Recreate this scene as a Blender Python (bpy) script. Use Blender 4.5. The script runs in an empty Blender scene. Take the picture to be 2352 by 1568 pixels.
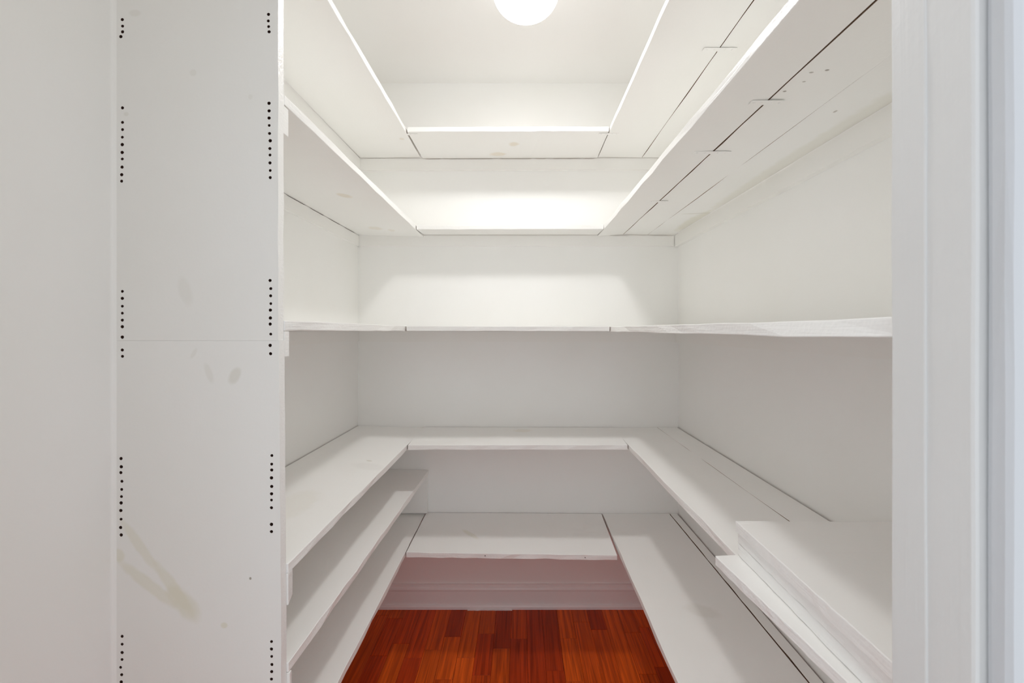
import bpy, bmesh, math, random
from mathutils import Vector, Matrix, geometry

random.seed(7)
C = bpy.context.scene.collection
EYE = 1.28            # lens height above the floor; shelf heights below are measured from it
DB = 2.0              # back wall, metres in front of the lens

# ------------------------------------------------------------------ camera, world, exposure
cam_d = bpy.data.cameras.new('camera')
cam = bpy.data.objects.new('camera', cam_d)
C.objects.link(cam)
cam.location = (0, 0, EYE)
cam.rotation_euler = (math.pi / 2, 0, 0)
cam_d.sensor_width = 36
cam_d.lens = 988 / 2352 * 36
cam_d.shift_x = -19 / 2352
cam_d.shift_y = -24 / 2352
cam_d.clip_start = 0.02
cam_d.dof.use_dof = True
cam_d.dof.focus_distance = 1.35
cam_d.dof.aperture_fstop = 8.0
sc = bpy.context.scene
sc.camera = cam

world = bpy.data.worlds.new('world')
sc.world = world
world.use_nodes = True
bg = world.node_tree.nodes['Background']
bg.inputs['Color'].default_value = (0.92, 0.955, 1.0, 1)
bg.inputs['Strength'].default_value = 1.10

GLOBE_STRENGTH = 142.0
sc.view_settings.view_transform = 'Standard'
sc.view_settings.look = 'None'
sc.view_settings.gamma = 1
sc.view_settings.use_curve_mapping = False
sc.view_settings.exposure = 0.04
try:
    sc.cycles.use_light_tree = False
    sc.cycles.max_bounces = 14
    sc.cycles.diffuse_bounces = 12
    sc.cycles.use_denoising = True
    sc.cycles.use_adaptive_sampling = True
    sc.cycles.adaptive_threshold = 0.06
    sc.cycles.sample_clamp_indirect = 4.0
except Exception:
    pass


# ------------------------------------------------------------------ materials
def new_mat(name):
    m = bpy.data.materials.new(name)
    m.use_nodes = True
    nt = m.node_tree
    return m, nt, nt.nodes, nt.links, nt.nodes['Principled BSDF']


def paint(name, col=(0.94, 0.936, 0.928), rough=0.42, spots=(), bump=0.12, grain=None, blotch=0.03):
    """Brushed household paint. spots: (cx, cy, cz, a, b, angle, axis, colour, strength) stains or
    knots bleeding through, in the part's own space."""
    m, nt, N, L, P = new_mat(name)
    tc = N.new('ShaderNodeTexCoord')
    P.inputs['Roughness'].default_value = rough
    n1 = N.new('ShaderNodeTexNoise'); n1.inputs['Scale'].default_value = 3.0; n1.inputs['Detail'].default_value = 2
    L.new(tc.outputs['Object'], n1.inputs['Vector'])
    mix = N.new('ShaderNodeMix'); mix.data_type = 'RGBA'
    mix.inputs['A'].default_value = (*[c * (1 - blotch) for c in col[:2]], col[2] * (1 - blotch * 1.8), 1)
    mix.inputs['B'].default_value = (*[min(1, c * (1 + blotch * .6)) for c in col], 1)
    L.new(n1.outputs['Fac'], mix.inputs['Factor'])
    cur = mix.outputs['Result']
    for (cx, cy, cz, a, b, ang, axis, scol, st) in spots:
        sub = N.new('ShaderNodeVectorMath'); sub.operation = 'SUBTRACT'
        L.new(tc.outputs['Object'], sub.inputs[0]); sub.inputs[1].default_value = (cx, cy, cz)
        rot = N.new('ShaderNodeVectorRotate'); rot.rotation_type = axis + '_AXIS'
        rot.inputs['Angle'].default_value = ang
        L.new(sub.outputs[0], rot.inputs['Vector'])
        mul = N.new('ShaderNodeVectorMath'); mul.operation = 'MULTIPLY'
        # X: plane YZ, Y: plane XZ, Z: plane XY
        k = {'Z': (1 / a, 1 / b, 0), 'Y': (1 / a, 0, 1 / b), 'X': (0, 1 / a, 1 / b)}[axis]
        mul.inputs[1].default_value = k
        L.new(rot.outputs[0], mul.inputs[0])
        ln = N.new('ShaderNodeVectorMath'); ln.operation = 'LENGTH'
        L.new(mul.outputs[0], ln.inputs[0])
        nz = N.new('ShaderNodeTexNoise'); nz.inputs['Scale'].default_value = 40; nz.inputs['Detail'].default_value = 1
        L.new(tc.outputs['Object'], nz.inputs['Vector'])
        ad = N.new('ShaderNodeMath'); ad.operation = 'MULTIPLY_ADD'
        L.new(nz.outputs['Fac'], ad.inputs[0]); ad.inputs[1].default_value = 0.5
        L.new(ln.outputs['Value'], ad.inputs[2])
        mr = N.new('ShaderNodeMapRange'); mr.interpolation_type = 'SMOOTHSTEP'
        mr.inputs['From Min'].default_value = 0.9; mr.inputs['From Max'].default_value = 1.5
        mr.inputs['To Min'].default_value = st; mr.inputs['To Max'].default_value = 0
        L.new(ad.outputs[0], mr.inputs['Value'])
        mx = N.new('ShaderNodeMix'); mx.data_type = 'RGBA'
        L.new(mr.outputs['Result'], mx.inputs['Factor']); L.new(cur, mx.inputs['A'])
        mx.inputs['B'].default_value = (*scol, 1)
        cur = mx.outputs['Result']
    L.new(cur, P.inputs['Base Color'])
    # relief: roller stipple plus faint brush lines along `grain`
    st_n = N.new('ShaderNodeTexNoise'); st_n.inputs['Scale'].default_value = 150; st_n.inputs['Detail'].default_value = 1
    L.new(tc.outputs['Object'], st_n.inputs['Vector'])
    h = st_n.outputs['Fac']
    if grain:
        mp = N.new('ShaderNodeMapping'); mp.inputs['Scale'].default_value = grain
        L.new(tc.outputs['Object'], mp.inputs['Vector'])
        g = N.new('ShaderNodeTexNoise'); g.inputs['Scale'].default_value = 1.0; g.inputs['Detail'].default_value = 2.5
        g.inputs['Distortion'].default_value = 0.4
        L.new(mp.outputs[0], g.inputs['Vector'])
        am = N.new('ShaderNodeMath'); am.operation = 'MULTIPLY_ADD'
        L.new(g.outputs['Fac'], am.inputs[0]); am.inputs[1].default_value = 1.6; L.new(h, am.inputs[2])
        h = am.outputs[0]
    bp = N.new('ShaderNodeBump'); bp.inputs['Strength'].default_value = bump; bp.inputs['Distance'].default_value = 0.0012
    L.new(h, bp.inputs['Height']); L.new(bp.outputs['Normal'], P.inputs['Normal'])
    return m


KNOT = (0.78, 0.70, 0.56)
DIRT = (0.62, 0.59, 0.50)
YEL = (0.72, 0.69, 0.53)
M_wall = paint('wall_paint', (0.94, 0.936, 0.928), 0.5, bump=0.08)
M_back = paint('back_wall_paint', (0.94, 0.936, 0.929), 0.5, bump=0.08)
M_ceil = paint('ceiling_paint', (0.935, 0.928, 0.92), 0.55, bump=0.06, blotch=0.015)
M_shelf = paint('shelf_paint', (0.94, 0.936, 0.928), 0.4, bump=0.10, grain=(70, 4, 70))
M_shelfx = paint('cross_shelf_paint', (0.94, 0.936, 0.928), 0.4, bump=0.10, grain=(4, 70, 70))
M_edge = paint('board_edge_paint', (0.94, 0.936, 0.929), 0.36, bump=0.45, grain=(190, 8, 190))
M_edgex = paint('cross_board_edge_paint', (0.94, 0.936, 0.929), 0.36, bump=0.4, grain=(8, 190, 190))
M_cleat = paint('cleat_paint', (0.935, 0.926, 0.912), 0.42, bump=0.14, grain=(10, 10, 90))
M_endgrain = paint('end_grain_paint', (0.84, 0.825, 0.81), 0.35, bump=0.9, grain=(120, 120, 120))
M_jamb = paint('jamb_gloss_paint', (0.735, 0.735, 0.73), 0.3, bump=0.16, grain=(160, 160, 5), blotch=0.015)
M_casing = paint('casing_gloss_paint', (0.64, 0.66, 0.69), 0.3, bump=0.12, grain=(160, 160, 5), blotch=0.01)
M_base = paint('baseboard_paint', (0.93, 0.925, 0.925), 0.35, bump=0.05)
M_metal = paint('painted_plate', (0.94, 0.936, 0.929), 0.35, bump=0.1)

M_raw, nt, N, L, P = new_mat('bare_wood')
P.inputs['Base Color'].default_value = (0.20, 0.12, 0.065, 1); P.inputs['Roughness'].default_value = 0.8
_n = N.new('ShaderNodeTexNoise'); _n.inputs['Scale'].default_value = 60
_r = N.new('ShaderNodeValToRGB'); _r.color_ramp.elements[0].color = (0.13, 0.075, 0.04, 1); _r.color_ramp.elements[1].color = (0.30, 0.19, 0.11, 1)
L.new(_n.outputs['Fac'], _r.inputs['Fac']); L.new(_r.outputs['Color'], P.inputs['Base Color'])

M_hole, nt, N, L, P = new_mat('drilled_wood')
P.inputs['Base Color'].default_value = (0.06, 0.022, 0.012, 1); P.inputs['Roughness'].default_value = 0.9

M_globe, nt, N, L, P = new_mat('opal_glass_lit')
P.inputs['Base Color'].default_value = (0.9, 0.9, 0.88, 1)
P.inputs['Roughness'].default_value = 0.2
P.inputs['Emission Color'].default_value = (1.0, 0.995, 0.985, 1)
# glow weighted to the bottom of the glass, shaped to throw light down the closet
_t = N.new('ShaderNodeTexCoord'); _x = N.new('ShaderNodeSeparateXYZ'); _m = N.new('ShaderNodeMapRange')
L.new(_t.outputs['Object'], _x.inputs[0]); L.new(_x.outputs['Z'], _m.inputs['Value'])
_m.inputs['From Min'].default_value = -0.153; _m.inputs['From Max'].default_value = -0.122
_m.inputs['To Min'].default_value = 1.0; _m.inputs['To Max'].default_value = 0.0
_p = N.new('ShaderNodeMath'); _p.operation = 'POWER'; _p.inputs[1].default_value = 1.3
_s = N.new('ShaderNodeMath'); _s.operation = 'MULTIPLY_ADD'
L.new(_m.outputs['Result'], _p.inputs[0]); L.new(_p.outputs[0], _s.inputs[0])
_s.inputs[1].default_value = GLOBE_STRENGTH; _s.inputs[2].default_value = GLOBE_STRENGTH * 0.012
L.new(_s.outputs[0], P.inputs['Emission Strength'])

# varnished red-brown strip flooring: each plank carries its own tone in the object colour
M_floor, nt, N, L, P = new_mat('varnished_hardwood')
oi = N.new('ShaderNodeObjectInfo'); tc = N.new('ShaderNodeTexCoord')
mp = N.new('ShaderNodeMapping'); mp.inputs['Scale'].default_value = (85, 2.6, 1)
va = N.new('ShaderNodeVectorMath'); va.operation = 'ADD'
cmb = N.new('ShaderNodeCombineXYZ')
ml = N.new('ShaderNodeMath'); ml.operation = 'MULTIPLY'; ml.inputs[1].default_value = 13.7
L.new(oi.outputs['Random'], ml.inputs[0]); L.new(ml.outputs[0], cmb.inputs['X']); L.new(ml.outputs[0], cmb.inputs['Y'])
L.new(tc.outputs['Object'], va.inputs[0]); L.new(cmb.outputs[0], va.inputs[1])
L.new(va.outputs[0], mp.inputs['Vector'])
gn = N.new('ShaderNodeTexNoise'); gn.inputs['Scale'].default_value = 1; gn.inputs['Detail'].default_value = 4; gn.inputs['Distortion'].default_value = 1.2
L.new(mp.outputs[0], gn.inputs['Vector'])
rp = N.new('ShaderNodeValToRGB')
rp.color_ramp.elements[0].position = 0.32; rp.color_ramp.elements[0].color = (0.62, 0.55, 0.5, 1)
rp.color_ramp.elements[1].position = 0.68; rp.color_ramp.elements[1].color = (1.22, 1.22, 1.2, 1)
L.new(gn.outputs['Fac'], rp.inputs['Fac'])
mm = N.new('ShaderNodeMix'); mm.data_type = 'RGBA'; mm.blend_type = 'MULTIPLY'; mm.inputs['Factor'].default_value = 1
L.new(oi.outputs['Color'], mm.inputs['A']); L.new(rp.outputs['Color'], mm.inputs['B'])
L.new(mm.outputs['Result'], P.inputs['Base Color'])
P.inputs['Roughness'].default_value = 0.33
P.inputs['Specular IOR Level'].default_value = 0.22
bp = N.new('ShaderNodeBump'); bp.inputs['Strength'].default_value = 0.08; bp.inputs['Distance'].default_value = 0.001
L.new(gn.outputs['Fac'], bp.inputs['Height']); L.new(bp.outputs['Normal'], P.inputs['Normal'])

M_sub, nt, N, L, P = new_mat('subfloor')
P.inputs['Base Color'].default_value = (0.03, 0.012, 0.006, 1)


M_hall, nt, N, L, P = new_mat('hall_floor_grey')  # unseen hall floor, neutral grey chosen to cut red bounce into the closet
P.inputs['Roughness'].default_value = 0.95
_n = N.new('ShaderNodeTexNoise'); _n.inputs['Scale'].default_value = 90
_r = N.new('ShaderNodeValToRGB'); _r.color_ramp.elements[0].color = (0.46, 0.45, 0.43, 1); _r.color_ramp.elements[1].color = (0.62, 0.61, 0.58, 1)
L.new(_n.outputs['Fac'], _r.inputs['Fac']); L.new(_r.outputs['Color'], P.inputs['Base Color'])


# ------------------------------------------------------------------ builders
def tag(o, label=None, cat=None, group=None, kind=None):
    if label: o['label'] = label
    if cat: o['category'] = cat
    if group: o['group'] = group
    if kind: o['kind'] = kind
    return o


def link(name, bm, mats, parent=None, bevel=0.0, origin=None, smooth=False):
    """ONE mesh object; geometry is given in world space and moved to the object's own origin."""
    bmesh.ops.recalc_face_normals(bm, faces=bm.faces)
    if parent is not None:
        org = Vector(parent.get('_org', (0, 0, 0)))
    elif origin is not None:
        org = Vector(origin)
    else:
        xs = [v.co for v in bm.verts]
        org = Vector((sum(v.x for v in xs) / len(xs), sum(v.y for v in xs) / len(xs), min(v.z for v in xs)))
    bmesh.ops.translate(bm, vec=-org, verts=bm.verts)
    me = bpy.data.meshes.new(name)
    bm.to_mesh(me); bm.free()
    for m in (mats if isinstance(mats, (list, tuple)) else [mats]):
        me.materials.append(m)
    o = bpy.data.objects.new(name, me)
    C.objects.link(o)
    if smooth:
        for p in me.polygons: p.use_smooth = True
    if parent is not None:
        o.parent = parent
    else:
        o.location = org
    if bevel:
        b = o.modifiers.new('bevel', 'BEVEL'); b.width = bevel; b.segments = 2
        b.limit_method = 'ANGLE'; b.angle_limit = math.radians(50)
    return o


def thing(name, loc, label, cat, group=None):
    o = bpy.data.objects.new(name, None)
    C.objects.link(o)
    o.location = loc
    o['_org'] = tuple(loc)
    o.empty_display_size = 0.05
    return tag(o, label, cat, group)


def add_box(bm, x0, x1, y0, y1, z0, z1, mi=0):
    vs = [bm.verts.new(p) for p in ((x0, y0, z0), (x1, y0, z0), (x1, y1, z0), (x0, y1, z0),
                                    (x0, y0, z1), (x1, y0, z1), (x1, y1, z1), (x0, y1, z1))]
    for q in ((0, 3, 2, 1), (4, 5, 6, 7), (0, 1, 5, 4), (1, 2, 6, 5), (2, 3, 7, 6), (3, 0, 4, 7)):
        f = bm.faces.new([vs[i] for i in q]); f.material_index = mi
    return vs


def board_bm(a, b, c, d, thick, mats=(0, 0, 0, 0, 0, 0), n=18, wob=0.0007, sag=0.0, notch=()):
    """A plank: a->b is its front edge, d->c its back edge, each (x, y, z of the top).
    mats: top, bottom, front, back, end a-d, end b-c. The front edge is slightly uneven."""
    bm = bmesh.new()
    a, b, c, d = map(Vector, (a, b, c, d))
    side = (d - a).normalized()
    rows = []
    for i in range(n + 1):
        u = i / n
        s = -sag * 4 * u * (1 - u)
        f = a.lerp(b, u); k = d.lerp(c, u)
        w = side * random.gauss(0, wob) if 0 < i < n else Vector()
        w2 = side * random.gauss(0, wob) if 0 < i < n else Vector()
        ft = f + w + Vector((0, 0, s + random.gauss(0, wob * .5)))
        fb = f + w2 + Vector((0, 0, s - thick + random.gauss(0, wob * .8)))
        kt = k + Vector((0, 0, s)); kb = k + Vector((0, 0, s - thick))
        rows.append([bm.verts.new(p) for p in (ft, kt, kb, fb)])
    for i in range(n):
        r, s = rows[i], rows[i + 1]
        for j, mi in ((0, mats[0]), (1, mats[3]), (2, mats[1]), (3, mats[2])):
            k = (j + 1) % 4
            f = bm.faces.new((r[j], r[k], s[k], s[j])); f.material_index = mi
    f = bm.faces.new(rows[0]); f.material_index = mats[4]
    f = bm.faces.new(list(reversed(rows[-1]))); f.material_index = mats[5]
    return bm


RAW, EDG = 1, 2


def sideboard(x_front0, x_front1, x_back0, x_back1, y0, y1, hf0, hf1, hb0, hb1, thick=0.019, **k):
    """Plank along a side wall from y0 (near) to y1 (far)."""
    return board_bm((x_front0, y0, EYE + hf0), (x_front1, y1, EYE + hf1), (x_back1, y1, EYE + hb1),
                    (x_back0, y0, EYE + hb0), thick, **k)


def cleat_bm(p0, p1, nrm, thick, drop, height, gap=lambda u: 0.0, n=60):
    """Batten fixed along a wall from p0 to p1 (points on the wall, z = shelf underside); nrm points
    into the room; gap(u) is how far its bare top sits under the shelf there."""
    bm = bmesh.new()
    p0, p1, nrm = Vector(p0), Vector(p1), Vector(nrm)
    rows = []
    for i in range(n + 1):
        u = i / n
        p = p0.lerp(p1, u)
        g = Vector((0, 0, gap(u) + drop))
        bt = Vector((0, 0, height + drop))
        rows.append([bm.verts.new(q) for q in (p - g, p + nrm * thick - g, p + nrm * thick - bt, p - bt)])
    for i in range(n):
        r, s = rows[i], rows[i + 1]
        for j in range(4):
            k = (j + 1) % 4
            f = bm.faces.new((r[j], r[k], s[k], s[j])); f.material_index = RAW if j == 0 else 0
    bm.faces.new(rows[0]); bm.faces.new(list(reversed(rows[-1])))
    return bm


def lwall(y):            # the left wall leans out a little towards the door
    return -0.755 - 0.0108 * (DB - y)


RW = 0.734
ZC = EYE + 1.152         # ceiling
FW = 0.388               # closet face of the door wall
FH = 0.3215              # hall face of the jamb

# ------------------------------------------------------------------ room shell
bm = bmesh.new(); add_box(bm, -0.95, 0.95, DB, DB + 0.1, -0.02, ZC + 0.1)
tag(link('wall_back', bm, M_back), kind='structure')
bm = bmesh.new()
vs = [bm.verts.new(p) for p in ((lwall(FW), FW, -0.02), (lwall(DB), DB, -0.02), (-0.95, DB, -0.02), (-0.95, FW, -0.02),
                                (lwall(FW), FW, ZC + .1), (lwall(DB), DB, ZC + .1), (-0.95, DB, ZC + .1), (-0.95, FW, ZC + .1))]
for q in ((0, 3, 2, 1), (4, 5, 6, 7), (0, 1, 5, 4), (1, 2, 6, 5), (2, 3, 7, 6), (3, 0, 4, 7)):
    bm.faces.new([vs[i] for i in q])
tag(link('wall_left', bm, M_wall), kind='structure')
bm = bmesh.new(); add_box(bm, RW, 0.95, FW, DB, -0.02, ZC + 0.1)
tag(link('wall_right', bm, M_wall), kind='structure')
bm = bmesh.new(); add_box(bm, -0.95, 0.95, FH - 0.01, DB + .1, ZC, ZC + 0.1)
tag(link('ceiling', bm, M_ceil), kind='structure')
# door wall around the opening
DO_L, DO_R, DO_T = -0.50, 0.34, 2.04
bm = bmesh.new()
add_box(bm, -1.6, DO_L - 0.02, FH, FW, -0.02, ZC + 0.1)
add_box(bm, DO_R + 0.02, 1.6, FH, FW, -0.02, ZC + 0.1)
add_box(bm, DO_L - 0.02, DO_R + 0.02, FH, FW, DO_T + 0.02, ZC + 0.1)
tag(link('wall_front', bm, M_wall), kind='structure')

# floor: a base with strips of hardwood laid on it
bm = bmesh.new(); add_box(bm, -0.95, 0.95, FH, DB + .1, -0.06, -0.014)
floor = link('floor', bm, M_sub, origin=(0, 0, 0))
tag(floor, kind='structure')
floor['_org'] = (0, 0, 0)
bm = bmesh.new(); add_box(bm, -1.6, 1.6, -1.4, FH, -0.06, 0.0)
tag(link('floor', bm, M_hall), kind='structure')
TONES = [(0.56, 0.066, 0.006), (0.61, 0.090, 0.007), (0.47, 0.050, 0.006), (0.66, 0.108, 0.008), (0.58, 0.074, 0.007),
         (0.40, 0.042, 0.006), (0.61, 0.092, 0.007)]
W = 0.069
PLANK_ME = {}
col = 0
x = -0.80
while x < 0.77:
    y = FH + 0.001
    first = random.uniform(0.1, 0.4)
    while y < DB:
        ln = random.choice((0.22, 0.28, 0.34, 0.42, 0.5)) if first is None else first
        first = None
        y1 = min(y + ln, DB)
        if DB - y1 < 0.06: y1 = DB
        key = round(y1 - y, 3)
        if key not in PLANK_ME:
            b_ = bmesh.new()
            g = 0.00035
            t = 0.0006
            # chamfered strip, 14 mm thick
            vs = []
            for (ins, z) in ((g, -0.014), (g, -t), (g + t, 0.0)):
                vs.append([b_.verts.new(p) for p in ((ins, ins, z), (W - ins, ins, z), (W - ins, key - ins, z), (ins, key - ins, z))])
            b_.faces.new(list(reversed(vs[0]))); b_.faces.new(vs[2])
            for lo, hi in ((vs[0], vs[1]), (vs[1], vs[2])):
                for j in range(4):
                    b_.faces.new((lo[j], lo[(j + 1) % 4], hi[(j + 1) % 4], hi[j]))
            me = bpy.data.meshes.new('plank'); b_.to_mesh(me); b_.free(); me.materials.append(M_floor)
            PLANK_ME[key] = me
        o = bpy.data.objects.new('plank', PLANK_ME[key])
        C.objects.link(o); o.parent = floor; o.location = (x, y, 0)
        t_ = random.choice(TONES); k_ = random.uniform(0.88, 1.12)
        o.color = (t_[0] * k_, t_[1] * k_, t_[2] * k_, 1)
        y = y1
    x += W

# baseboard along the back wall: flat board, bead at the top, shoe at the foot
def baseboard(name, y_wall, x0, x1):
    prof = [(0, 0.0), (-0.024, 0.0), (-0.025, 0.012), (-0.021, 0.019), (-0.0145, 0.022), (-0.0145, 0.078), (-0.0165, 0.081),
            (-0.0175, 0.088), (-0.0145, 0.094), (-0.010, 0.098), (-0.009, 0.107), (0, 0.108)]
    b_ = bmesh.new()
    r0 = [b_.verts.new((x0, y_wall + p, z)) for p, z in prof]
    r1 = [b_.verts.new((x1, y_wall + p, z)) for p, z in prof]
    for i in range(len(prof)):
        j = (i + 1) % len(prof)
        b_.faces.new((r0[i], r0[j], r1[j], r1[i]))
    b_.faces.new(r0); b_.faces.new(list(reversed(r1)))
    o = link(name, b_, M_base, origin=((x0 + x1) / 2, y_wall, 0))
    return tag(o, kind='structure')


bb = baseboard('baseboard_back', DB, lwall(DB), RW)
bb['_org'] = tuple(bb.location)
bm = board_bm((-0.242, DB - 0.030, 0.0035), (-0.037, DB - 0.030, 0.0035), (-0.037, DB - 0.0245, 0.0035), (-0.242, DB - 0.0245, 0.0035), 0.0035, wob=0.0006)
link('shim', bm, M_base, parent=bb)

# door jamb, stop and casing
tr = bpy.data.objects.new('trim_1', None); C.objects.link(tr); tr.location = (DO_R, FH, 0); tr['_org'] = (DO_R, FH, 0)
tag(tr, kind='structure')
YS = DO_R * 988 / 935


def upright(x0, x1, y0, y1, z1, lean=0.0, n=24, wob=0.0004):
    b_ = bmesh.new()
    rows = []
    for i in range(n + 1):
        z = z1 * i / n
        e = [random.gauss(0, wob) for _ in range(4)]
        sh = lean * (z - EYE)
        rows.append([b_.verts.new(p) for p in ((x0 + sh + e[0], y0, z), (x1, y0, z), (x1, y1, z), (x0 + sh + e[1], y1 + e[2], z))])
    for i in range(n):
        r, s = rows[i], rows[i + 1]
        for j in range(4):
            k = (j + 1) % 4
            b_.faces.new((r[j], r[k], s[k], s[j]))
    b_.faces.new(rows[0]); b_.faces.new(list(reversed(rows[-1])))
    return b_


link('jamb', upright(DO_R, DO_R + 0.02, FH, FW + 0.003, DO_T, -0.0012), M_jamb, parent=tr, bevel=0.003)
link('door_stop', upright(DO_R - 0.0018, DO_R + 0.012, YS, FW + 0.004, DO_T, -0.0016), M_jamb, parent=tr, bevel=0.0012)
link('casing', upright(DO_R + 0.0065, DO_R + 0.075, FH - 0.02, FH, DO_T + 0.075), M_casing, parent=tr, bevel=0.006)
tr2 = bpy.data.objects.new('trim_2', None); C.objects.link(tr2); tr2.location = (DO_L, FH, 0); tr2['_org'] = (DO_L, FH, 0)
tag(tr2, kind='structure')
link('jamb', upright(DO_L - 0.02, DO_L, FH, FW + 0.004, DO_T), M_jamb, parent=tr2, bevel=0.002)
link('casing', upright(DO_L - 0.075, DO_L - 0.0065, FH - 0.02, FH, DO_T + 0.075), M_casing, parent=tr2, bevel=0.006)
bm = bmesh.new(); add_box(bm, DO_L - 0.02, DO_R + 0.02, FH, FW + 0.004, DO_T, DO_T + 0.02)
tag(link('trim_3', bm, M_jamb), kind='structure')

# ------------------------------------------------------------------ end panel with rows of pin holes
PF, PT = 0.811, 0.019     # front face, thickness
pan = thing('end_panel', (-0.61, PF, 0.0), 'white painted end panel with rows of shelf pin holes facing the doorway', 'panel')
S = 988 / PF


def px(xp, yp):           # a mark on the panel front, measured from the photograph
    return ((xp - 1195) / S, EYE + (760 - yp) / S)


L_holes = [(281, 45), (281.5, 60), (281.5, 73), (277.5, 84), (281.3, 247.6), (281.3, 281), (281.5, 297.5), (281, 315), (280.6, 332), (280.6, 350), (280.8, 365),
           (280.3, 383.6), (279.5, 401), (279.3, 416), (281, 669), (281, 685), (281, 703), (281, 719), (281, 735), (281, 750), (281, 774), (281, 803.5), (281.3, 818),
           (278, 1052.7), (278.5, 1071.5), (277.5, 1085), (280, 1105), (279.5, 1123.6), (279, 1140), (278, 1154.6), (277.5, 1172), (278, 1192), (277, 1211), (278.5, 1228),
           (280.5, 1461), (280.5, 1479), (280.5, 1498), (280.3, 1514), (277, 1532), (279.5, 1549), (278.5, 1565.5)]
R_holes = [(616.7, 33), (616.3, 48), (617, 61), (618, 73), (617.8, 237), (618, 254.5), (618, 271), (618.3, 288), (619, 306.5), (620.6, 323), (619.8, 341), (620, 356), (620, 374),
           (620.6, 391.5), (620.6, 407.7), (620.3, 644), (622, 662.5), (621.5, 679), (622, 697), (621, 712), (621, 730), (620.5, 744), (622, 767), (620.5, 793), (621.5, 812),
           (624.5, 1045.8), (624, 1065.5), (624, 1079), (623.5, 1097), (624, 1116.7), (623.7, 1133.7), (623.5, 1148), (623.5, 1165.6), (623.5, 1203.8), (623.5, 1220.4),
           (623.5, 1473), (623.5, 1490), (624, 1507), (624.5, 1525.5), (624, 1542), (623.5, 1559)]
HOLES = [px(*h) for h in L_holes + R_holes]
# the rows go on below the frame
for k in range(4):
    HOLES.append(px(279.5, 1582 + 17 * k)); HOLES.append(px(623.5, 1576 + 17 * k))


def drilled(name, xl, xr_bot, xr_top, z0, z1, spots, y=PF, r=0.0031, depth=0.0125):
    """Board whose front has real blind holes: the face is triangulated round the rims."""
    hs = [h for h in HOLES if z0 + 0.006 < h[1] < z1 - 0.006]
    rng = random.Random(3)
    nseg = 18
    right = [(xr_bot + (xr_top - xr_bot) * i / nseg + (rng.gauss(0, 0.0006) if 0 < i < nseg else 0), z0 + (z1 - z0) * i / nseg) for i in range(nseg + 1)]
    outer = [(xl, z0)] + right + [(xl, z1)]
    vco = [Vector(p) for p in outer]
    edges = [(i, (i + 1) % len(outer)) for i in range(len(outer))]
    rims = []
    for (hx, hz) in hs:
        rr = r * rng.uniform(0.85, 1.05)
        st = len(vco)
        for k in range(10):
            a_ = 2 * math.pi * k / 10
            vco.append(Vector((hx + rr * math.cos(a_) * rng.uniform(.93, 1.07), hz + rr * math.sin(a_) * rng.uniform(.93, 1.07))))
        edges += [(st + k, st + (k + 1) % 10) for k in range(10)]
        rims.append((st, hx, hz))
    ov, oe, of, orig, _, _ = geometry.delaunay_2d_cdt(vco, edges, [], 1, 1e-7)
    bm = bmesh.new()
    V = [bm.verts.new((p.x, y, p.y)) for p in ov]
    inv = {}
    for i, src in enumerate(orig):
        for s_ in src: inv[s_] = i
    rimset = [({inv[st + k] for k in range(10)}, st) for st, _, _ in rims]
    byv = {}
    for q, (s_, st) in enumerate(rimset):
        for v in s_: byv[v] = q
    for f in of:
        qs = {byv.get(v, -1) for v in f}
        if len(qs) == 1 and -1 not in qs:
            continue                                   # inside a hole
        bm.faces.new([V[i] for i in f])
    for st, hx, hz in rims:
        idx = [inv[st + k] for k in range(10)]
        bt = [bm.verts.new((V[i].co.x, y + depth, V[i].co.z)) for i in idx]
        for k in range(10):
            f = bm.faces.new((V[idx[k]], V[idx[(k + 1) % 10]], bt[(k + 1) % 10], bt[k])); f.material_index = 1
        f = bm.faces.new(bt); f.material_index = 1
    # back and sides
    o_idx = [inv[i] for i in range(len(outer))]
    bk = [bm.verts.new((V[i].co.x, y + PT, V[i].co.z)) for i in o_idx]
    for k in range(len(o_idx)):
        j = (k + 1) % len(o_idx)
        f = bm.faces.new((V[o_idx[k]], V[o_idx[j]], bk[j], bk[k])); f.material_index = 2
    bm.faces.new(list(reversed(bk)))
    loc = Vector(pan['_org'])
    sp = []
    for (xp, yp, a_, b_, ang, colr, st_) in spots:
        wx, wz = px(xp, yp)
        sp.append((wx - loc.x, 0, wz - loc.z, a_ / S, b_ / S, -ang, 'Y', colr, st_))
    return link(name, bm, [paint(name + '_paint', (0.86, 0.852, 0.838), 0.42, sp, bump=0.10), M_hole, M_edgex], parent=pan)


SEAM = EYE - 0.018
SM = (0.64, 0.61, 0.53)
xl_p = lwall(PF)
drilled('upper_board', xl_p, -0.4565, -0.4572, SEAM + 0.0001, ZC, [
    (425, 668, 15, 34, -.3, SM, .16), (444, 167, 8, 8, 0, SM, .2), (310, 30, 14, 8, 0, SM, .2),
    (575, 222, 5, 6, 0, DIRT, .15), (290, 262, 6, 5, 0, DIRT, .25)])
drilled('lower_board', xl_p, -0.4475, -0.4545, 0.0, SEAM - 0.0001, [
    (540, 863, 13, 20, .5, SM, .42), (480, 858, 8, 24, -.35, SM, .22), (445, 812, 5, 14, .5, SM, .2),
    (322, 1255, 12, 75, -.62, YEL, .35), (400, 1352, 14, 75, -.62, YEL, .40), (345, 1345, 14, 90, -.9, YEL, .40),
    (422, 1385, 24, 52, -.7, YEL, .42), (272, 1275, 14, 16, -.7, YEL, .4), (515, 1436, 8, 7, 0, YEL, .5), (575, 1328, 2.5, 3, 0, (0.2, .16, .1), .7)])
bm = bmesh.new()
n_ = 6
rows = []
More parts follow.
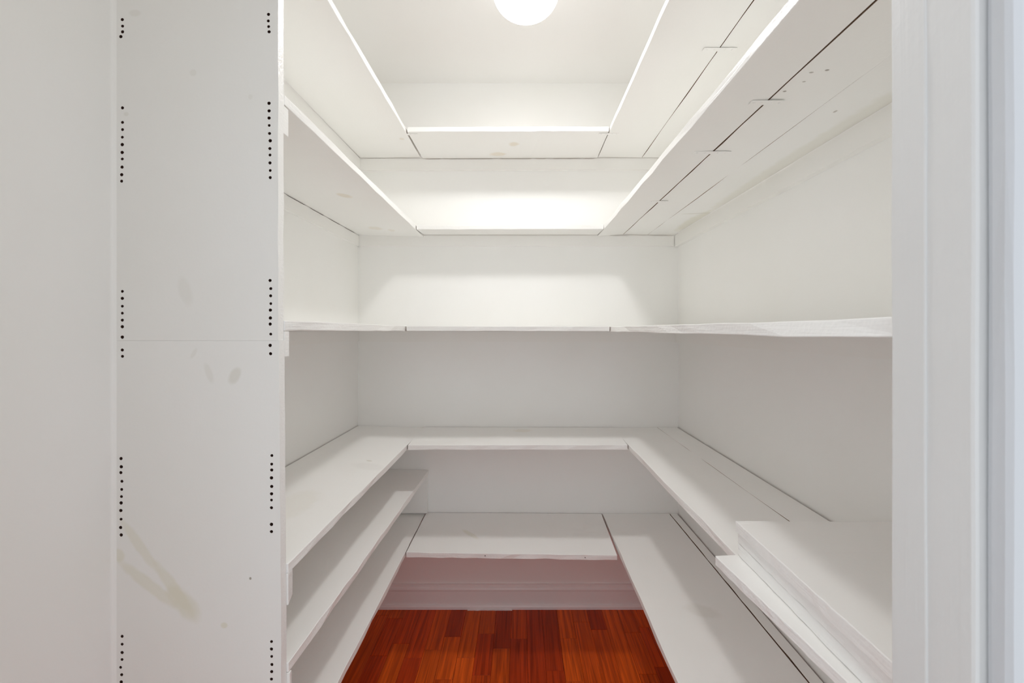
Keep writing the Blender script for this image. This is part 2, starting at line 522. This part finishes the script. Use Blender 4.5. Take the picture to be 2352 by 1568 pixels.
for z in (0.0, ZC):
    r_ = [bm.verts.new((xl_p - 0.001, PF, z))]
    for k in range(n_ + 1):
        a_ = k / n_ * math.pi / 2
        r_.append(bm.verts.new((xl_p + 0.007 * (1 - math.sin(a_)), PF - 0.007 * (1 - math.cos(a_)), z)))
    rows.append(r_)
for i in range(len(rows[0])):
    j = (i + 1) % len(rows[0])
    bm.faces.new((rows[0][i], rows[0][j], rows[1][j], rows[1][i]))
bm.faces.new(rows[0]); bm.faces.new(list(reversed(rows[1])))
tag(link('trim_4', bm, M_wall, smooth=False), kind='structure')

PB = PF + PT + 0.0006     # back of the panel: left shelves start here
NEAR = FW + 0.004         # right shelves start at the door wall


# ------------------------------------------------------------------ shelves
def knots(org, lst):
    return [(x_ - org[0], y_ - org[1], z_ - org[2], a_, b_, ang, 'Z', c_, s_) for (x_, y_, z_, a_, b_, ang, c_, s_) in lst]


def shelf(label, bms, org, spots=None, cross=False, names=None):
    """A shelf of one or more boards. Each board is a part."""
    t = thing('shelf', org, label, 'shelf')
    base = M_shelfx if cross else M_shelf
    edge = M_edgex if cross else M_edge
    if spots:
        base = paint('knotty_shelf_paint', (0.94, 0.936, 0.928), 0.4, knots(org, spots), bump=0.10, grain=(4, 70, 70) if cross else (70, 4, 70))
    for b_ in bms:
        link('board', b_, [base, M_raw, edge], parent=t, bevel=0.0013)
    return t


def plate(t, x0, x1, y, z, w=0.016):
    """Painted-over steel mending plate with screw heads, fixed under a joint."""
    b_ = bmesh.new()
    add_box(b_, x0, x1, y - w / 2, y + w / 2, z - 0.0015, z)
    p = link('mending_plate', b_, M_metal, parent=t, bevel=0.0009)
    for k in (0.12, 0.34, 0.66, 0.88):
        b_ = bmesh.new()
        bmesh.ops.create_uvsphere(b_, u_segments=8, v_segments=5, radius=0.0026)
        bmesh.ops.scale(b_, vec=(1, 1, 0.5), verts=b_.verts)
        bmesh.ops.translate(b_, vec=(x0 + (x1 - x0) * k, y, z - 0.0015), verts=b_.verts)
        s_ = link('screw', b_, M_metal, parent=t)
        s_.parent = p
    return p


TH = 0.019
FM = (0, 0, EDG, RAW, EDG, EDG)      # painted faces, worked front edge, bare hidden back
# --- top level
A1 = 0.798 + TH
shelf('white top shelf along the left wall with a knot on its underside',
      [sideboard(-0.457, -0.458, -0.742, -0.740, PB, 1.979, 0.781 + TH, A1, 0.784 + TH, 0.796 + TH, mats=FM)],
      (-0.6, 1.4, EYE + 0.79), [(-0.455 - .02, 0.99 + .0, EYE + 0.785, 0.022, 0.03, 0, KNOT, .55), (-0.72, 0.93, EYE + .785, .03, .03, 0, YEL, .35),
                               (-0.49, 1.78, EYE + .795, .01, .012, 0, KNOT, .4)])
tb = shelf('white top shelf across the back wall with two knots on its underside',
      [board_bm((-0.4525, 1.722, EYE + A1), (0.3555, 1.722, EYE + A1 + 0.002), (0.3535, 1.979, EYE + 0.796 + TH), (-0.4485, 1.979, EYE + 0.7935 + TH), TH, mats=(0, 0, EDG, RAW, RAW, RAW))],
      (-0.05, 1.85, EYE + 0.79), [(-0.10, 1.935, EYE + .795, .036, .02, .1, KNOT, .6), (-0.027, 1.835, EYE + .797, .022, .02, 0, KNOT, .6)], cross=True)
t = shelf('white two-board top shelf along the right wall joined by a mending plate',
          [sideboard(0.357, 0.358, 0.5605, 0.5585, NEAR, 1.979, 0.789 + TH, A1 + .002, 0.792 + TH, 0.797 + TH, mats=(0, 0, EDG, RAW, EDG, EDG)),
           sideboard(0.5632, 0.5602, 0.7265, 0.7145, NEAR, 1.979, 0.792 + TH, 0.797 + TH, 0.792 + TH, 0.797 + TH, mats=(0, 0, RAW, RAW, EDG, EDG))],
          (0.55, 1.2, EYE + 0.79))
plate(t, 0.515, 0.608, 1.212, EYE + 0.7935)
plate(tb, -0.505, -0.414, 1.742, EYE + 0.7965, 0.013)['label'] = 'small painted mending plate under the joint at the left corner'
plate(tb, 0.318, 0.400, 1.742, EYE + 0.7985, 0.013)

# --- upper level
A2 = 0.4435 + TH
shelf('upper shelf along the left wall below the top one, two faint knots underneath',
      [sideboard(-0.4555, -0.4470, -0.764, -0.7475, PB, 1.988, 0.4375 + TH, 0.4347 + TH, 0.4375 + TH, A2, mats=FM)],
      (-0.6, 1.4, EYE + 0.44), [(-0.569, 1.39, EYE + .44, .018, .026, .5, KNOT, .55), (-0.62, 1.84, EYE + .443, .03, .03, 0, KNOT, .35), (-0.56, 1.87, EYE + .443, .015, .02, 0, KNOT, .3)])
shelf('narrow upper shelf across the back wall under the top one',
      [board_bm((-0.4455, 1.845, EYE + 0.4352 + TH), (0.3575, 1.845, EYE + 0.437 + TH), (0.3562, 1.988, EYE + A2), (-0.4445, 1.988, EYE + A2), TH, mats=(0, 0, EDG, RAW, RAW, RAW), wob=0.0004)],
      (-0.05, 1.93, EYE + 0.44), cross=True)
t = shelf('upper shelf along the right wall, three boards with open joints and mending plates',
          [sideboard(0.3695, 0.3580, 0.4695, 0.4745, NEAR, 1.988, 0.4355 + TH, 0.437 + TH, 0.4365 + TH, A2 + .002, mats=FM, wob=0.0011),
           sideboard(0.473, 0.477, 0.5885, 0.5885, NEAR, 1.988, 0.4365 + TH, A2 + .002, 0.4365 + TH, A2 + .001, mats=(0, 0, RAW, RAW, EDG, EDG)),
           sideboard(0.5888, 0.58865, 0.7145, 0.7115, NEAR, 1.988, 0.4365 + TH, A2 + .001, 0.4365 + TH, A2, mats=(0, 0, RAW, RAW, EDG, EDG))],
          (0.55, 1.2, EYE + 0.44),
          [(0.70, 1.75, EYE + .443, .035, .16, 0, YEL, .40), (0.70, 1.1, EYE + .44, .03, .5, 0, YEL, .25), (0.66, 1.62, EYE + .443, .05, .006, .2, DIRT, .4),
           (0.485, 0.789, EYE + .438, .0035, .0025, 0, (.2, .16, .12), .8), (0.50, 0.758, EYE + .438, .003, .002, 0, (.3, .26, .2), .6), (0.4945, 0.731, EYE + .438, .004, .0025, 0, (.25, .2, .15), .6), (0.5165, 0.724, EYE + .438, .0035, .0025, 0, (.2, .16, .12), .8), (0.63, 0.86, EYE + .438, .003, .005, 0, (.3, .25, .2), .6)])
plate(t, 0.440, 0.503, 0.823, EYE + 0.4375)
plate(t, 0.424, 0.516, 1.058, EYE + 0.4392)
plate(t, 0.440, 0.502, 1.466, EYE + 0.4418)

# --- eye level
shelf('shelf at eye height along the left wall, its front edge dented',
      [sideboard(-0.4545, -0.4455, -0.7665, -0.756, PB, 1.998, 0.0205, 0.0195, 0.0195, 0.0195, thick=0.0195, mats=FM, wob=0.0009)], (-0.6, 1.4, EYE))
shelf('shelf at eye height across the back wall, flush between the side shelves',
      [board_bm((-0.4425, 1.672, EYE + 0.0192), (0.3475, 1.672, EYE + 0.0182), (0.3475, 1.998, EYE + 0.0182), (-0.4425, 1.998, EYE + 0.0192), 0.0192, mats=(0, 0, EDG, RAW, RAW, RAW), wob=0.0004)],
      (-0.05, 1.85, EYE), cross=True)
shelf('shelf at eye height along the right wall with a rough grained front edge',
      [sideboard(0.3515, 0.3505, 0.562, 0.562, NEAR, 1.998, 0.0128, 0.0172, 0.0128, 0.0172, thick=0.0192, mats=FM, wob=0.0013),
       sideboard(0.564, 0.564, 0.7325, 0.7325, NEAR, 1.998, 0.0128, 0.0172, 0.0128, 0.0172, thick=0.0192, mats=(0, 0, RAW, RAW, EDG, EDG))],
      (0.55, 1.2, EYE))

# --- waist level
shelf('wide waist-high shelf along the left wall with a chipped top',
      [sideboard(-0.448, -0.4435, -0.762, -0.7525, PB, 1.998, -0.449, -0.448, -0.438, -0.439, mats=FM, wob=0.0009)], (-0.6, 1.4, EYE - .47),
      [(-0.52, 1.48, EYE - .446, .012, .006, .4, DIRT, .6), (-0.50, 1.42, EYE - .446, .06, .03, .4, (.86, .85, .83), .5), (-0.58, 1.1, EYE - .44, .05, .1, 0, YEL, .15)])
shelf('waist-high shelf across the back wall above the low one',
      [board_bm((-0.4418, 1.690, EYE - .448), (0.4222, 1.690, EYE - .4475), (0.4318, 1.998, EYE - .447), (-0.449, 1.998, EYE - .4455), TH, mats=(0, 0, EDG, RAW, RAW, RAW))],
      (-0.05, 1.85, EYE - .47), [(0.01, 1.93, EYE - .447, .04, .03, 0, KNOT, .3)], cross=True)
shelf('waist-high shelf along the right wall carrying the stack of loose boards',
      [sideboard(0.436, 0.423, 0.632, 0.6355, NEAR, 1.998, -0.448, -0.4475, -0.448, -0.447, mats=FM, wob=0.0009),
       sideboard(0.6325, 0.6360, 0.729, 0.7285, NEAR, 1.998, -0.448, -0.447, -0.448, -0.447, mats=(0, 0, RAW, RAW, EDG, EDG))],
      (0.55, 1.2, EYE - .47))

# --- in-between shelf on the left
shelf('lower shelf on the left between the waist-high and the lowest shelves',
      [sideboard(-0.4475, -0.425, -0.764, -0.7535, PB, 1.998, -0.6405, -0.6445, -0.6405, -0.6405, mats=FM, wob=0.0009)], (-0.6, 1.4, EYE - .66))
bm = board_bm((-0.7545, 1.978, EYE - 0.666), (-0.428, 1.978, EYE - 0.666), (-0.428, 1.998, EYE - 0.666), (-0.7545, 1.998, EYE - 0.666), 0.171, mats=(0, 0, 0, 0, 0, EDG), wob=0.0)
tag(link('support_block', bm, [M_shelfx, M_raw, M_edgex], bevel=0.001), 'white upright board propping the back end of the short left shelf', 'block')

# --- lowest level
shelf('lowest shelf along the left wall just above the floor',
      [sideboard(-0.4395, -0.4425, -0.764, -0.7535, PB, 1.998, -0.8465, -0.850, -0.846, -0.845, mats=FM, wob=0.0009)], (-0.6, 1.4, EYE - .87))
td = shelf('lowest shelf across the back wall with two nail holes in its front edge',
      [board_bm((-0.438, 1.652, EYE - .850), (0.3725, 1.652, EYE - .861), (0.3765, 1.998, EYE - .847), (-0.4365, 1.998, EYE - .843), TH, mats=(0, 0, EDG, RAW, RAW, RAW), wob=0.001)],
      (-0.05, 1.85, EYE - .87), [(-0.21, 1.80, EYE - .847, .05, .012, .8, YEL, .35)], cross=True)
for nx, nz in ((-0.135, -0.8625), (0.249, -0.8692)):
    bm = bmesh.new()
    bmesh.ops.create_cone(bm, cap_ends=True, segments=8, radius1=0.0017, radius2=0.0017, depth=0.003)
    bmesh.ops.rotate(bm, cent=(0, 0, 0), matrix=Matrix.Rotation(math.pi / 2, 3, 'X'), verts=bm.verts)
    bmesh.ops.translate(bm, vec=(nx, 1.6515, EYE + nz), verts=bm.verts)
    link('nail', bm, M_hole, parent=td)['label'] = 'dark disc for a nail hole'  # dark disc added on the front edge in place of a nail hole
shelf('lowest shelf along the right wall, wide board and thin filler strip',
      [sideboard(0.3775, 0.3815, 0.694, 0.6905, NEAR, 1.998, -0.844, -0.8465, -0.844, -0.846, mats=(0, 0, EDG, RAW, EDG, EDG), wob=0.0012),
       sideboard(0.6985, 0.6945, 0.7305, 0.7285, NEAR, 1.998, -0.845, -0.847, -0.845, -0.847, mats=(0, 0, RAW, RAW, EDG, EDG), n=40, wob=0.0006)],
      (0.55, 1.2, EYE - .87), [(0.55, 1.30, EYE - .846, .05, .03, .4, DIRT, .18), (0.52, 0.98, EYE - .846, .08, .01, .1, DIRT, .25)])


# ------------------------------------------------------------------ cleats under the shelves
def cleat(label, *a, mats=None, **k):
    return tag(link('shelf_cleat', cleat_bm(*a, **k), mats or [M_cleat, M_raw]), label, 'cleat')


def bridged(g, spots, w=0.006):
    return lambda u: 0.0 if any(abs(u - s) < w for s in spots) else g


lx = lwall
cleat('batten under the top shelf on the back wall, a dark gap above it', (-0.738, DB, EYE + .7935), (0.712, DB, EYE + .7965), (0, -1, 0), 0.019, 0.0, 0.052,
      gap=lambda u: 0.0036 if 0.205 < u < 0.745 and not any(abs(u - s) < 0.004 for s in (.26, .425, .44, .55, .595, .605, .705)) else 0.0, n=260)
cleat('batten under the top shelf on the left wall', (lx(PB + .02), PB + .02, EYE + .7845), (lx(1.98), 1.98, EYE + .796), (1, 0, 0), 0.018, 0.0, 0.05, gap=bridged(0.0026, (.1,)))
cleat('batten under the top shelf on the right wall', (RW, NEAR, EYE + .792), (RW, 1.98, EYE + .797), (-1, 0, 0), 0.019, 0.0006, 0.05)
cleat('batten under the upper shelf on the back wall, cracked open near the right corner', (-0.7455, DB, EYE + .4435), (0.710, DB, EYE + .4435), (0, -1, 0), 0.012, 0.0, 0.05,
      gap=lambda u: 0.0040 if (0.795 < u < 0.852 or 0.888 < u < 0.905 or 0.925 < u < 1.0) else (0.0012 if u > .2 else 0.0003), n=160)
cleat('batten under the upper shelf on the left wall', (lx(PB + .02), PB + .02, EYE + .4375), (lx(1.988), 1.988, EYE + .4435), (1, 0, 0), 0.009, 0.001, 0.05,
      gap=lambda u: 0.0022 if int(u * 23) % 3 != 1 else 0.0, n=92)
cleat('wide batten under the upper shelf on the right wall', (RW, NEAR, EYE + .4365), (RW, 1.988, EYE + .4435), (-1, 0, 0), 0.0195, 0.0, 0.054, gap=bridged(0.0026, (.02,)))
cleat('batten under the eye-height shelf on the back wall', (-0.744, DB, EYE - .0005), (0.715, DB, EYE - .0015), (0, -1, 0), 0.014, 0.0, 0.050)
cleat('batten under the eye-height shelf on the left wall', (lx(PB + .02), PB + .02, EYE - .0005), (lx(1.998), 1.998, EYE - .0005), (1, 0, 0), 0.012, 0.0, 0.046)
cleat('batten under the eye-height shelf on the right wall', (RW, NEAR, EYE - .007), (RW, 1.998, EYE - .0025), (-1, 0, 0), 0.019, 0.0, 0.05)


def end_cleat(label, h_under, tall, thick=0.0185, x_end=-0.4565, chamfer=0.0, rough=True):
    """Batten screwed to the back of the end panel; its sawn end shows below the shelf."""
    b_ = bmesh.new()
    x0 = lwall(PB) + 0.014
    z1 = EYE + h_under; z0 = z1 - tall
    y0, y1 = PB, PB + thick
    pr = [(y0, z1), (y1, z1), (y1, z0 + chamfer), (y0, z0 - chamfer * .4)]
    r0 = [b_.verts.new((x0, y, z)) for y, z in pr]
    r1 = [b_.verts.new((x_end, y, z)) for y, z in pr]
    for i in range(4):
        j = (i + 1) % 4
        b_.faces.new((r0[i], r0[j], r1[j], r1[i]))
    b_.faces.new(r0)
    f = b_.faces.new(list(reversed(r1))); f.material_index = 1
    return tag(link('shelf_cleat', b_, [M_cleat, M_endgrain if rough else M_edge], bevel=0.001), label, 'cleat')


end_cleat('batten end showing under the upper left shelf behind the end panel', 0.4365, 0.054, x_end=-0.4575, rough=False)
end_cleat('ribbed batten end under the eye-height shelf behind the end panel', -0.0008, 0.049, thick=0.016, x_end=-0.4545, rough=False)
end_cleat('coarse sawn batten end under the waist-high left shelf', -0.468, 0.058, thick=0.0165, x_end=-0.448, chamfer=0.008)
end_cleat('batten end under the short lower left shelf, at the bottom of the end panel', -0.660, 0.05, thick=0.008, x_end=-0.4455, rough=False)


# ------------------------------------------------------------------ loose boards stacked on the waist-high right shelf
def loose(label, corner, angle, length, width, thick, cham=0.0):
    """corner: far front top corner; the board runs towards the door at `angle` (radians) off the wall line."""
    x_, y_, z_ = corner
    d = Vector((math.sin(angle), -math.cos(angle), 0))
    s_ = Vector((math.cos(angle), math.sin(angle), 0))
    far = Vector(corner)
    near = far + d * length
    b_ = board_bm(tuple(near), tuple(far), tuple(far + s_ * width), tuple(near + s_ * width), thick, mats=(0, 0, EDG, 0, EDG, EDG), n=26, wob=0.0004)
    return tag(link('loose_board', b_, [M_shelf, M_raw, M_edge], bevel=0.0014), label, 'board', 'loose boards stacked on the shelf')


loose('bottom board of the loose stack, skewed and jutting over the shelf edge', (0.3718, 0.821, EYE - 0.4285), 0.095, 0.40, 0.29, 0.0180)
loose('third board down in the loose stack, bright front edge', (0.4165, 0.824, EYE - 0.4052), -0.006, 0.42, 0.30, 0.0220)
loose('second board down in the loose stack, set slightly back', (0.4155, 0.823, EYE - 0.3846), -0.010, 0.42, 0.30, 0.0192)
loose('topmost board of the loose stack on the right shelf', (0.4115, 0.823, EYE - 0.3625), -0.013, 0.42, 0.305, 0.0208)

# ------------------------------------------------------------------ ceiling light
LX, LY, LZ, LR, LB = 0.018, 1.36, EYE + 1.067, 0.104, 0.068
lamp = thing('ceiling_light', (LX, LY, ZC), 'round opal glass dome light glowing white on the ceiling', 'light')
bm = bmesh.new()
prof = []
for k in range(25):
    a_ = -math.pi / 2 + (math.pi / 2 + 1.05) * k / 24
    prof.append((LR * math.cos(a_), LZ + LB * math.sin(a_)))
prof.append((0.05, prof[-1][1] + 0.004))
NS = 40
top = None
ring_prev = None
v_bot = bm.verts.new((LX, LY, LZ - LB))
for (r_, z_) in prof[1:]:
    ring = [bm.verts.new((LX + r_ * math.cos(2 * math.pi * k / NS), LY + r_ * math.sin(2 * math.pi * k / NS), z_)) for k in range(NS)]
    for k in range(NS):
        j = (k + 1) % NS
        if ring_prev is None: bm.faces.new((v_bot, ring[k], ring[j]))
        else: bm.faces.new((ring_prev[k], ring_prev[j], ring[j], ring[k]))
    ring_prev = ring
ztop = prof[-1][1]
link('globe', bm, M_globe, parent=lamp, smooth=True)
bm = bmesh.new()
pr = [(0.054, ztop - 0.004), (0.06, ztop - 0.004), (0.066, ztop + 0.004), (0.08, ZC - 0.006), (0.082, ZC), (0.0, ZC)]
prev = None
for (r_, z_) in pr[:-1]:
    ring = [bm.verts.new((LX + r_ * math.cos(2 * math.pi * k / 32), LY + r_ * math.sin(2 * math.pi * k / 32), z_)) for k in range(32)]
    if prev:
        for k in range(32):
            bm.faces.new((prev[k], prev[(k + 1) % 32], ring[(k + 1) % 32], ring[k]))
    else:
        first = ring
    prev = ring
bm.faces.new(prev); bm.faces.new(list(reversed(first)))
link('canopy', bm, M_base, parent=lamp)

for o in bpy.data.objects:
    if '_org' in o: del o['_org']
